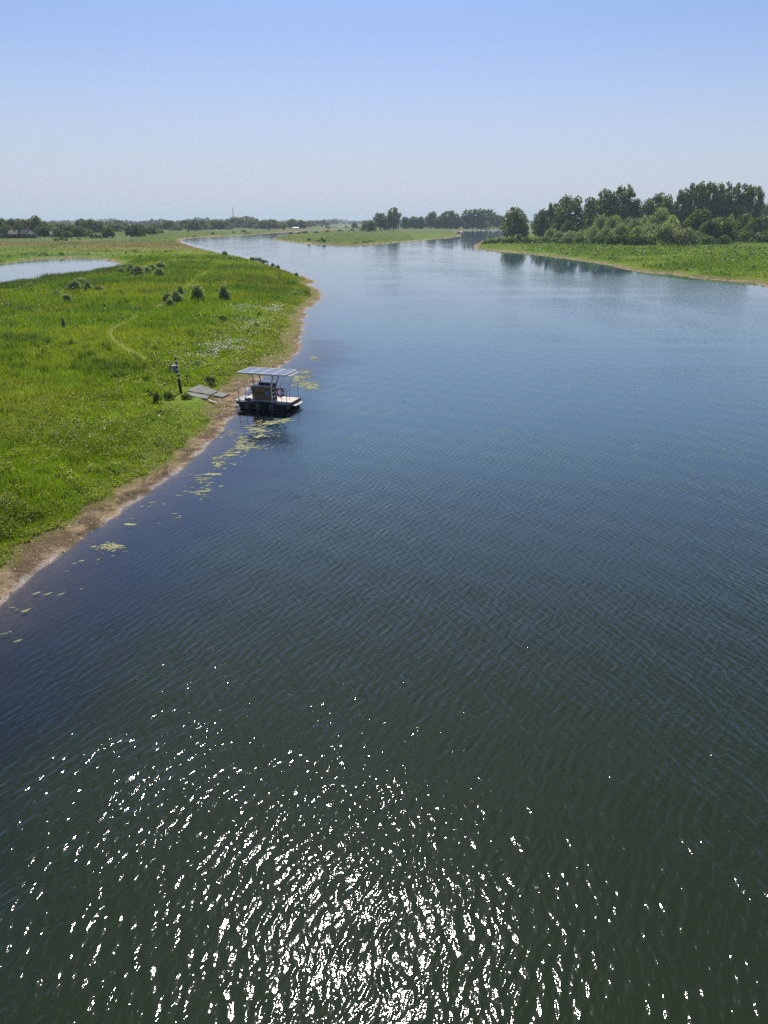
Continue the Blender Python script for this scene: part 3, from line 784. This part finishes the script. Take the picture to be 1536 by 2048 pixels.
row('low', [(346, 744, 727, 26, 'cone')], 'dark tussock right behind the striped marker post{}'.replace('{}', ''), None, name='dark_tussock')
row('low', [(300, 792, 778, 16), (315, 804, 783, 16), (338, 800, 782, 20), (372, 798, 786, 20)], '{} dark weed bush from the left around the foot of the marker post', 'weed bushes around the marker post')
plant('low', 420, 768, 752, 28, 'leafy green bush at the upper edge of the concrete landing slab')
# bushes on the island and far bank
row('low', [(618, 482, 476, 8), (637, 485, 479, 12), (648, 485, 478, 9), (644, 480, 475, 5), (673, 489, 486, 6), (712, 489, 484, 12), (730, 488, 482, 14), (742, 486, 480, 12)], '{} dark low bush from the left along the island\'s near shore', 'low bushes on the island')
row('low', [(583, 468, 464, 7), (596, 468, 464, 8), (611, 467, 462, 8), (632, 466, 462, 10), (655, 464, 460, 10), (680, 463, 459, 10), (703, 462, 457, 12), (723, 462, 458, 8), (658, 457, 453, 12), (692, 456, 451, 5), (698, 458, 454, 6), (718, 458, 454, 10)], '{} low bush from the left along the back edge of the island', 'low bushes at the back of the island')
row('low', [(426, 469, 464, 7), (488, 465, 459, 9), (467, 466, 462, 5), (538, 461, 456, 5), (568, 460, 455, 6), (389, 475, 471, 9), (377, 464, 460, 6), (494, 469, 465, 12)], '{} dark bush from the left on the far left bank of the channel', 'dark bushes along the far channel bank')

# far wood along the horizon: one mass
P = []; C = []
for px in np.arange(-260, 1800, 3.2):
    yy = 3300 + 900 * math.sin(px * .013) + random.uniform(-300, 300)
    dx = (px - 768) / FPX * yy / ray(768, 443)[1]
    hh = 15 + 7 * math.sin(px * .05) * math.sin(px * .021) + random.uniform(-3, 4)
    n = 26; d = RNG.normal(size=(n, 3)); d /= np.linalg.norm(d, axis=1)[:, None]
    P.append(d * np.array([9, 9, hh * .5]) * (.6 + .4 * RNG.random((n, 1))) + np.array([dx, yy, hh * .5 + 1])); C.append(np.array([[.04, .068, .02]]) * (.7 + .6 * RNG.random((n, 1))))
for px in np.arange(-260, 660, 4.5):
    yy = 1500 + 250 * math.sin(px * .021) + random.uniform(-160, 160)
    dx = (px - 768) / FPX * yy / ray(768, 446)[1]
    hh = 10 + 4 * math.sin(px * .09) * math.sin(px * .033) + random.uniform(-3, 2)
    n = 30; d = RNG.normal(size=(n, 3)); d /= np.linalg.norm(d, axis=1)[:, None]
    P.append(d * np.array([5, 5, hh * .5]) * (.6 + .4 * RNG.random((n, 1))) + np.array([dx, yy, hh * .5 + 1])); C.append(np.array([[.045, .07, .022]]) * (.7 + .6 * RNG.random((n, 1))))
P = np.concatenate(P); C = np.concatenate(C); P[:, 2] = np.maximum(P[:, 2], .5)
v, f, c = leaves(P, (1.6 + 1.2 * RNG.random(len(P))) * np.where(P[:, 1] > 2200, 1.9, 1), C, .1)
link('distant_woods', mesh_np('distant_woods', v, f, M['leaf'], c), kind='stuff', label='blue hazy woods along the flat horizon', cat='woods')


# ------------------------------------------------------------------ houses at the far left
def house(name, px, base, wpx, eave, ridge, depth, walls, roofm, label, rz=0., group=None, chimney=True):
    x, y, z = pt(px, base); k = px_m(y, base); w = wpx * k; h1 = top_z(px, eave, y) - z; h2 = top_z(px, ridge, y) - z
    root = empty(name, (x, y, z - .1), rz, label=label, cat='house' if name != 'barn' else 'barn', group=group)
    d = depth; b = MB(); X, Y = w / 2, d / 2
    b.add([(-X, -Y, 0), (X, -Y, 0), (X, Y, 0), (-X, Y, 0), (-X, -Y, h1), (X, -Y, h1), (X, Y, h1), (-X, Y, h1), (-X, 0, h2 - .15), (X, 0, h2 - .15)],
          [(0, 1, 5, 4), (2, 3, 7, 6), (1, 2, 6, 9, 5), (3, 0, 4, 8, 7), (3, 2, 1, 0)])
    b.build('wall', walls, root)
    r = MB(); o = .5; t = .25; sl = (h2 - h1) / Y
    for sg in (-1, 1):
        a = [(-X - o, sg * (Y + o), h1 - o * sl), (X + o, sg * (Y + o), h1 - o * sl), (X + o, 0, h2), (-X - o, 0, h2)]
        vs = a + [(p[0], p[1], p[2] + t) for p in a]
        r.add(vs, [(0, 1, 2, 3), (7, 6, 5, 4), (0, 4, 5, 1), (1, 5, 6, 2), (2, 6, 7, 3), (3, 7, 4, 0)])
    ro = r.build('roof', roofm, root)
    if chimney: MB().box((X * .5, 0, h2 + .5), (.8, .8, 1.6)).build('chimney', M['brick'], ro)
    for q in (-.5, 0, .5):
        wn = MB().box((q * w * .62, -Y - .03, h1 * .52), (1.2, .08, 1.3)).build('window', M['glass'], root)
        fr = MB()
        for sx in (-1, 1): fr.box((q * w * .62 + sx * .65, -Y - .05, h1 * .52), (.1, .12, 1.5))
        for sz in (-1, 1): fr.box((q * w * .62, -Y - .05, h1 * .52 + sz * .7), (1.2, .12, .1))
        fr.build('frame', M['white'], wn)
    return root


house('house', 29, 476, 14, 469, 461, 8, M['brick'], M['paletile'], 'house with a grey roof at the left end of the meadow wood', .2, 'houses at the edge of the wood')
house('house', 57, 476, 20, 470, 459, 9, M['render'], M['tile'], 'dark-roofed house with a white wall below the wood', -.5, 'houses at the edge of the wood')
house('house', 110, 474, 15, 469, 462, 8, M['render'], M['paletile'], 'small pale house half hidden by trees right of the dark-roofed house', .4, 'houses at the edge of the wood')
house('barn', 592, 457.5, 11, 456, 454.3, 10, M['brick'], M['white'], 'low barn with a bright roof before the hazy middle trees', 0, None, False)
hx, hy, hz = pt(22, 477)
hp = np.stack([hx + RNG.uniform(-18, 16, 2600), hy + RNG.normal(size=2600) * .7, hz + RNG.random(2600) * 2.6], 1)
v, f, c = leaves(hp, .3 + .2 * RNG.random(2600), np.array([[.028, .045, .018]]) * (.6 + .8 * RNG.random((2600, 1))), .2)
link('hedge', mesh_np('hedge', v, f, M['leaf'], c), label='dark clipped hedge in front of the grey-roofed house', cat='hedge')

# transmitter mast on the horizon
my = 2600.; mx = (467 - 768) / FPX * my / ray(768, 443)[1]; mh = top_z(467, 414, my)
root = empty('transmitter_mast', (mx, my, 0), 0, label='thin transmitter mast rising above the hazy trees', cat='mast')
b = MB(); q = 1.5
for i in range(3):
    a = i * 2.094; b.tube([(q * math.cos(a), q * math.sin(a), 0), (q * math.cos(a), q * math.sin(a), mh * .9)], .32, 5)
for j in range(22):
    z0 = mh * .9 * j / 22; z1 = mh * .9 * (j + 1) / 22
    for i in range(3):
        a = i * 2.094; a2 = (i + 1) * 2.094; b.tube([(q * math.cos(a), q * math.sin(a), z0), (q * math.cos(a2), q * math.sin(a2), z1)], .2, 4)
b.build('lattice_shaft', M['mast'], root)
MB().tube([(0, 0, mh * .9), (0, 0, mh)], .5, 6).build('antenna', M['mast'], root)

# ------------------------------------------------------------------ solar raft
RA_ = R(-18)
raft = empty('solar_raft', (-7.33, 46.45, 0), RA_, label='small ferry raft with a solar panel roof moored at the left bank', cat='raft')
raft.scale = (.94, .94, .98)
L, D, ZD = 3.62, 2.25, .46
for sy in (-.72, .72):                                    # two long floats, ends raked
    b = MB(); h0, h1 = -.22, .34; x0, x1 = -L / 2 + .10, L / 2 - .02; w = .36
    prof = [(x0 + .32, h0), (x1 - .32, h0), (x1, h1 - .22), (x1, h1), (x0, h1), (x0, h1 - .22)]
    n = len(prof); vs = [(p[0], sy - w, p[1]) for p in prof] + [(p[0], sy + w, p[1]) for p in prof]
    b.add(vs, [tuple(range(n)), tuple(range(2 * n - 1, n - 1, -1))] + [(i, n + i, n + (i + 1) % n, (i + 1) % n) for i in range(n)])
    b.build('float', M['hull'], raft)
b = MB()
for sy in (-1, 1): b.box((0, sy * (D / 2 + .03), .40), (L + .06, .05, .14))
for sx in (-1, 1): b.box((sx * (L / 2 + .03), 0, .40), (.05, D + .005, .137))
b.build('edge_beam', M['hull'], raft)
b = MB(); nb = 15
for i in range(3, nb): b.box((0, -D / 2 + (i + .5) * D / nb, .435), (L, D / nb - .012, .05))
b.build('deck', M['deck'], raft)
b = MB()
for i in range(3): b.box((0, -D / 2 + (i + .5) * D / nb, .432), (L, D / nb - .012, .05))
b.build('front_shade_boards', M['dark'], raft)  # roof's shadow put into the dark colour of the front boards
for xx in (-1.05, -.25, .75):
    b = MB()
    for s_ in (-.07, .07): b.tube([(xx + s_, -D / 2 - .07, .02), (xx + s_, -D / 2 - .07, .38), (xx + s_ * .9, -D / 2 - .0, .50)], .013, 6)
    b.tube([(xx - .07, -D / 2 - .07, .32), (xx + .07, -D / 2 - .07, .32)], .013, 6)
    b.build('fender_bracket', M['steel'], raft)
# ramps folded at both ends
b = MB(); b.box((-L / 2 - .22, .0, .40), (.34, 1.5, .05), Matrix.Rotation(.12, 3, 'Y')); b.build('boarding_flap', M['grey_steel'], raft)
b = MB(); b.box((L / 2 + .17, .30, .24), (.30, 1.2, .05)); b.build('boarding_step', M['deck'], raft)
# cabin box
bx0, bx1, by0, by1, bt = -.93, .30, -.36, .50, 1.34
cab = MB().box(((bx0 + bx1) / 2, (by0 + by1) / 2, (ZD + bt) / 2), (bx1 - bx0, by1 - by0, bt - ZD), ch=.015).build('engine_box', M['brown'], raft)
MB().box(((bx0 + bx1) / 2, -.15, bt + .018), (bx1 - bx0 + .06, .44, .036), ch=.01).build('lid', M['alu'], cab)
b = MB(); b.box(((bx0 + bx1) / 2 + .12, .30, bt + .085), (1.15, .36, .17), ch=.012); b.build('control_hood', M['dark'], cab)
MB().box(((bx0 + bx1) / 2 + .12, .30, bt + .185), (1.22, .40, .026)).build('hood_cover', M['white'], cab)
b = MB()
xl = bx0 + .10
for i, ww in enumerate((.05, .06, .045, .055, .04, .06, .05, .055, .045, .06)):    # unreadable line of small dark lettering
    b.box((xl + ww / 2, by0 - .006, .93), (ww, .012, .055)); xl += ww + .018
b.build('lettering', M['rust'], cab)
MB().box((.08, by0 - .008, .93), (.25, .014, .27)).build('blue_notice', M['blue'], cab)
b = MB()
for k_ in range(3): b.box((.08, by0 - .017, .98 - .05 * k_), (.17, .006, .014))
b.build('notice_lines', M['white'], cab)
# right face: dark recess with ladder rungs between the roof posts
MB().box((bx1 + .012, .07, .88), (.022, .70, .80)).build('side_hatch', M['dark'], cab)
# roof posts
ZR = 2.27
for (xb, yb, xt, yt) in ((bx0 + .10, -.30, -.98, -.42), (bx0 + .22, .44, -.92, .42), (.36, -.30, .66, -.42), (.36, .44, .72, .42)):
    b = MB(); lo = bt if xb < 0 else ZD
    if xb > 0: b.bar((xb, yb, ZD), (xb, yb, bt + .02), .085, .07)
    b.bar((xb, yb, bt + .0), (xt, yt, ZR - .02), .085, .07); b.build('roof_post', M['steel'], raft)
b = MB()
for zz in (.68, .95, 1.2): b.box((.36, .07, zz), (.05, .66, .045))
b.build('ladder_rungs', M['steel'], raft)
# roof: frame + four panels
RL, RW = 3.46, 1.95; rc = (.0, -.02, ZR)
roof = MB()
for sy in (-1, 1): roof.box((rc[0], rc[1] + sy * (RW / 2 - .03), ZR), (RL, .06, .10))
for i in range(5): roof.box((rc[0] - RL / 2 + .03 + i * (RL - .06) / 4, rc[1], ZR), (.06, RW - .125, .096))
for sx in (-.95, .70): roof.box((sx, rc[1], ZR - .09), (.08, RW * .9, .075))
rf = roof.build('roof_frame', M['alu'], raft)
pwid = (RL - .06) / 4 - .066
for i in range(4):
    MB().box((rc[0] - RL / 2 + .03 + (i + .5) * (RL - .06) / 4, rc[1], ZR + .02), (pwid, RW - .13, .035)).build('solar_panel', M['solar'], rf)
MB().box((rc[0] + RL / 2 + .15, rc[1] + .12, ZR - .07), (.20, RW - .3, .03), Matrix.Rotation(.35, 3, 'Y')).build('end_flap', M['grey_steel'], rf)


def arch(pts, r=.018):
    """rounded rail through corner points"""
    out = []
    P_ = [Vector(p) for p in pts]
    for i, p in enumerate(P_):
        if 0 < i < len(P_) - 1:
            a_ = (P_[i - 1] - p).normalized() * .12; c_ = (P_[i + 1] - p).normalized() * .12
            for t_ in (0, .25, .5, .75, 1): out.append((p + a_) * (1 - t_) ** 2 + p * 2 * t_ * (1 - t_) + (p + c_) * t_ ** 2)
        else: out.append(p)
    return out


zr = ZD + .92
for name, pl in (('guard_rail', [[(-1.72, -1.0, ZD), (-1.72, -1.0, zr), (-.98, -1.0 + .55, zr)], [(-1.70, 1.02, ZD), (-1.70, 1.02, zr), (-.9, 1.02, zr), (-.9, 1.02, ZD)]]),
                 ('guard_rail', [[(.92, -.62, ZD), (.92, -.62, zr), (1.62, -.62, zr), (1.62, -.62, ZD)], [(.42, 1.02, ZD), (.42, 1.02, zr), (1.72, 1.02, zr), (1.72, 1.02, ZD)]])):
    for p_ in pl:
        b = MB(); b.tube(arch(p_), .02, 7)
        x0 = min(q[0] for q in p_); x1 = max(q[0] for q in p_); yy = p_[0][1]
        if len(p_) == 4:
            b.tube([(x0, yy, ZD + .48), (x1, yy, ZD + .48)], .014, 6); b.tube([((x0 + x1) / 2, yy, ZD), ((x0 + x1) / 2, yy, zr)], .016, 6)
        else:
            b.tube([(-1.72, -1.0, ZD + .48), (-.98, -.45, ZD + .48)], .014, 6); b.tube([(-1.35, -.72, ZD), (-1.35, -.72, zr)], .016, 6); b.tube([(-.98, -.45, ZD), (-.98, -.45, zr)], .018, 6)
        b.build(name, M['grey_steel'], raft)
b = MB(); b.tube([(-1.22, .15, ZD), (-1.22, .15, ZD + .75)], .05, 8); b.tube([(-1.42, .15, ZD + .72), (-1.02, .15, ZD + .72)], .03, 8); b.box((-1.22, .15, ZD + .58), (.22, .16, .2)); b.build('winch_post', M['dark'], raft)
b = MB(); b.box((-1.30, -.55, ZD + .07), (.42, .26, .12), ch=.02); b.build('deck_locker', M['grey_steel'], raft)
MB().tube([(-L / 2 + .02, -.8, .46), (-L / 2 - .05, -.8, .62)], .035, 6).build('mooring_cleat', M['black'], raft)
b = MB(); b.tube([(-L / 2 - .1, .7, .55), (-L / 2 - .1, .7, .32), (-L / 2 - .1, .62, .3)], .03, 6); b.build('mooring_cleat', M['black'], raft)

# lifebuoy hanging on the rail
Mx = Matrix.Translation((-7.33, 46.45, 0)) @ Matrix.Rotation(RA_, 4, 'Z')
bp = Mx @ Vector((1.16, -.70, 1.12))
buoy = empty('lifebuoy', bp, RA_, label='red and white lifebuoy hanging on the raft rail', cat='lifebuoy')


def torus_part(a0, a1, Rj, rj, n):
    b = MB(); m = 10; vs = []; fs = []
    for i in range(n + 1):
        a = a0 + (a1 - a0) * i / n
        for j in range(m):
            t = 2 * math.pi * j / m; q = Rj + rj * math.cos(t); vs.append((q * math.cos(a), rj * math.sin(t), q * math.sin(a)))
    for i in range(n):
        for j in range(m): fs.append((i * m + j, i * m + (j + 1) % m, (i + 1) * m + (j + 1) % m, (i + 1) * m + j))
    return b.add(vs, fs)


for q in range(4):
    a = math.pi / 4 + q * math.pi / 2
    torus_part(a - .62, a + .62, .235, .062, 10).build('ring_segment', M['orange'], buoy, True)
    torus_part(a + .60, a + .97, .235, .066, 4).build('reflective_band', M['white'], buoy, True)
b = MB(); b.tube([(.24 * math.cos(t_ * .52), -.03, .33 * math.sin(t_ * .52)) for t_ in range(13)], .012, 5); b.tube([(0, .05, .30), (0, .05, -.3)], .012, 5); b.build('grab_line', M['white'], buoy)

# ------------------------------------------------------------------ marker post with notice box, small bollard, landing slab
x, y, z = pt(362, 786)
post = empty('marker_post', (x, y, z), 0, label='tall post banded black and white with a box on its side', cat='post')
post.rotation_euler = (R(-1), R(-3.0), .3)
PH = top_z(355, 711, y) - z
MB().tube([(0, 0, -.3), (0, 0, PH * .385)], .095, 12, .085).build('lower_shaft', M['black'], post, True)
nb = 9; z0 = PH * .385; dz = (PH - z0) / 11
for i in range(11):
    MB().tube([(0, 0, z0 + i * dz), (0, 0, z0 + (i + 1) * dz)], .078 - .0025 * i, 12).build('painted_band', M['white'] if i % 2 == 0 else M['black'], post, True)
MB().tube([(0, 0, PH), (0, 0, PH + .05)], .075, 12, .03).build('cap', M['white'], post, True)
sb = MB().box((-.17, -.02, PH * .64), (.24, .16, .50), ch=.015).build('notice_box', M['grey_steel'], post)
MB().box((-.17, -.02, PH * .64 + .262), (.28, .20, .022)).build('box_lid', M['white'], sb)
MB().box((-.301, -.02, PH * .64), (.02, .17, .48)).build('box_side', M['white'], sb)
x, y, z = pt(375, 767)
bo = empty('bollard', (x, y, z), 0, label='short black bollard standing in grass right of the marker post', cat='bollard')
MB().tube([(0, 0, -.2), (0, 0, .42)], .06, 10, .055).build('shaft', M['black'], bo, True)
MB().tube([(0, 0, .42), (0, 0, .46)], .052, 10).build('pale_ring', M['alu'], bo, True)
MB().tube([(0, 0, .46), (0, 0, .60)], .068, 10, .06).build('head', M['black'], bo, True)


def slab(pxs, zoff, label, th=.18):
    pts = [pt(*p) for p in pxs]; b = MB(); zt = [p[2] + zoff for p in pts]
    n = len(pts); c0 = Vector((sum(p[0] for p in pts) / n, sum(p[1] for p in pts) / n, 0))
    vs = [(p[0] - c0.x, p[1] - c0.y, q) for p, q in zip(pts, zt)] + [(p[0] - c0.x, p[1] - c0.y, q - th) for p, q in zip(pts, zt)]
    b.add(vs, [tuple(range(n - 1, -1, -1)), tuple(range(n, 2 * n))] + [(i, (i + 1) % n, n + (i + 1) % n, n + i) for i in range(n)])
    o = b.build('concrete_slab', M['concrete'], None, label=label, cat='slab', group='landing slabs by the raft'); o.location = c0
    return o


slab([(375, 785), (400, 772.5), (436, 786), (421, 793)], .13, 'large grey concrete landing slab between the post and the raft')
slab([(374, 787), (420, 795), (414, 801), (380, 795)], .12, 'strip-shaped front concrete slab with weeds at its edge')
slab([(424, 793), (438, 787), (458, 791), (446, 797)], .10, 'small cracked concrete slab nearest the raft')
x, y, z = pt(425, 806)
MB().box((0, 0, 0), (.75, .16, .06), ch=.008).build('pale_plank', M['wood'], None, label='pale timber plank lying below the landing slab', cat='plank').location = (x, y, z + .10)
bpy.data.objects['pale_plank'].rotation_euler = (0, R(8), R(-32))

# ------------------------------------------------------------------ air
hb = MB().box((0, 500, 58), (36000, 36000, 122)); t = NT('haze_air'); t.m.node_tree.nodes.remove(t.out); t.out = t.n('ShaderNodeOutputMaterial')
vol = t.n('ShaderNodeVolumePrincipled', {'Color': (.74, .87, 1, 1), 'Density': .00013, 'Anisotropy': .1})
t.t.links.new(vol.outputs[0], t.out.inputs['Volume'])
hb.build('haze', t.m, None, kind='stuff')

# ------------------------------------------------------------------ daylight
SUN_EL, SUN_AZ = R(53.7), R(-3.0)            # azimuth clockwise from +Y (straight ahead)
sd = Vector((math.sin(SUN_AZ) * math.cos(SUN_EL), math.cos(SUN_AZ) * math.cos(SUN_EL), math.sin(SUN_EL)))
sl = bpy.data.lights.new('sun', 'SUN'); sl.energy = 5.0; sl.angle = R(.5); sl.color = (1, .95, .88)
so = bpy.data.objects.new('sun', sl); COL.objects.link(so); so.rotation_euler = (-sd).to_track_quat('-Z', 'Y').to_euler(); so.location = (0, 0, 100)
w = bpy.data.worlds.new('World'); SC.world = w; w.use_nodes = True
nt_ = w.node_tree; sky = nt_.nodes.new('ShaderNodeTexSky'); sky.sky_type = 'NISHITA'; sky.sun_disc = False
sky.sun_elevation = SUN_EL; sky.sun_rotation = SUN_AZ; sky.altitude = 10; sky.air_density = 1.0; sky.dust_density = 1.0; sky.ozone_density = 4.0
bg = nt_.nodes['Background']
# pale summer mist low in the sky, deeper blue above
tc_ = nt_.nodes.new('ShaderNodeTexCoord'); sx_ = nt_.nodes.new('ShaderNodeSeparateXYZ'); nt_.links.new(tc_.outputs['Generated'], sx_.inputs[0])
mr_ = nt_.nodes.new('ShaderNodeMapRange'); mr_.interpolation_type = 'SMOOTHSTEP'
for k_, v_ in ((1, -.02), (2, .24), (3, .85), (4, 0)): mr_.inputs[k_].default_value = v_
nt_.links.new(sx_.outputs[2], mr_.inputs[0])
m1_ = nt_.nodes.new('ShaderNodeMix'); m1_.data_type = 'RGBA'; m1_.blend_type = 'MULTIPLY'; m1_.inputs[0].default_value = 1; m1_.inputs[7].default_value = (.88, .915, 1.12, 1)
nt_.links.new(sky.outputs[0], m1_.inputs[6])
m2_ = nt_.nodes.new('ShaderNodeMix'); m2_.data_type = 'RGBA'; m2_.inputs[7].default_value = (5.95, 6.4, 7.6, 1)
nt_.links.new(mr_.outputs[0], m2_.inputs[0]); nt_.links.new(m1_.outputs[2], m2_.inputs[6]); 
mr2_ = nt_.nodes.new('ShaderNodeMapRange'); mr2_.interpolation_type = 'SMOOTHSTEP'      # added: mid-height sky brightened to lift the water's reflections
for k_, v_ in ((1, .20), (2, .40), (3, 1.0), (4, 1.6)): mr2_.inputs[k_].default_value = v_
nt_.links.new(sx_.outputs[2], mr2_.inputs[0])
mr3_ = nt_.nodes.new('ShaderNodeMapRange'); mr3_.interpolation_type = 'SMOOTHSTEP'  # higher sky dimmed so the near water reflects darker
for k_, v_ in ((1, .28), (2, .70), (3, 1.0), (4, .36)): mr3_.inputs[k_].default_value = v_
nt_.links.new(sx_.outputs[2], mr3_.inputs[0])
mm_ = nt_.nodes.new('ShaderNodeMath'); mm_.operation = 'MULTIPLY'; nt_.links.new(mr2_.outputs[0], mm_.inputs[0]); nt_.links.new(mr3_.outputs[0], mm_.inputs[1])
m3_ = nt_.nodes.new('ShaderNodeMix'); m3_.data_type = 'RGBA'; m3_.blend_type = 'MULTIPLY'; m3_.inputs[0].default_value = 1
nt_.links.new(m2_.outputs[2], m3_.inputs[6]); nt_.links.new(mm_.outputs[0], m3_.inputs[7]); nt_.links.new(m3_.outputs[2], bg.inputs[0]); bg.inputs[1].default_value = .10
vs_ = SC.view_settings; vs_.view_transform = 'Standard'; vs_.look = 'None'; vs_.exposure = 0; vs_.gamma = 1
SC.cycles.use_denoising = False; SC.cycles.caustics_reflective = False; SC.cycles.caustics_refractive = False; SC.cycles.sample_clamp_indirect = 3.0; SC.cycles.max_bounces = 8; SC.cycles.volume_bounces = 2; SC.cycles.transparent_max_bounces = 16
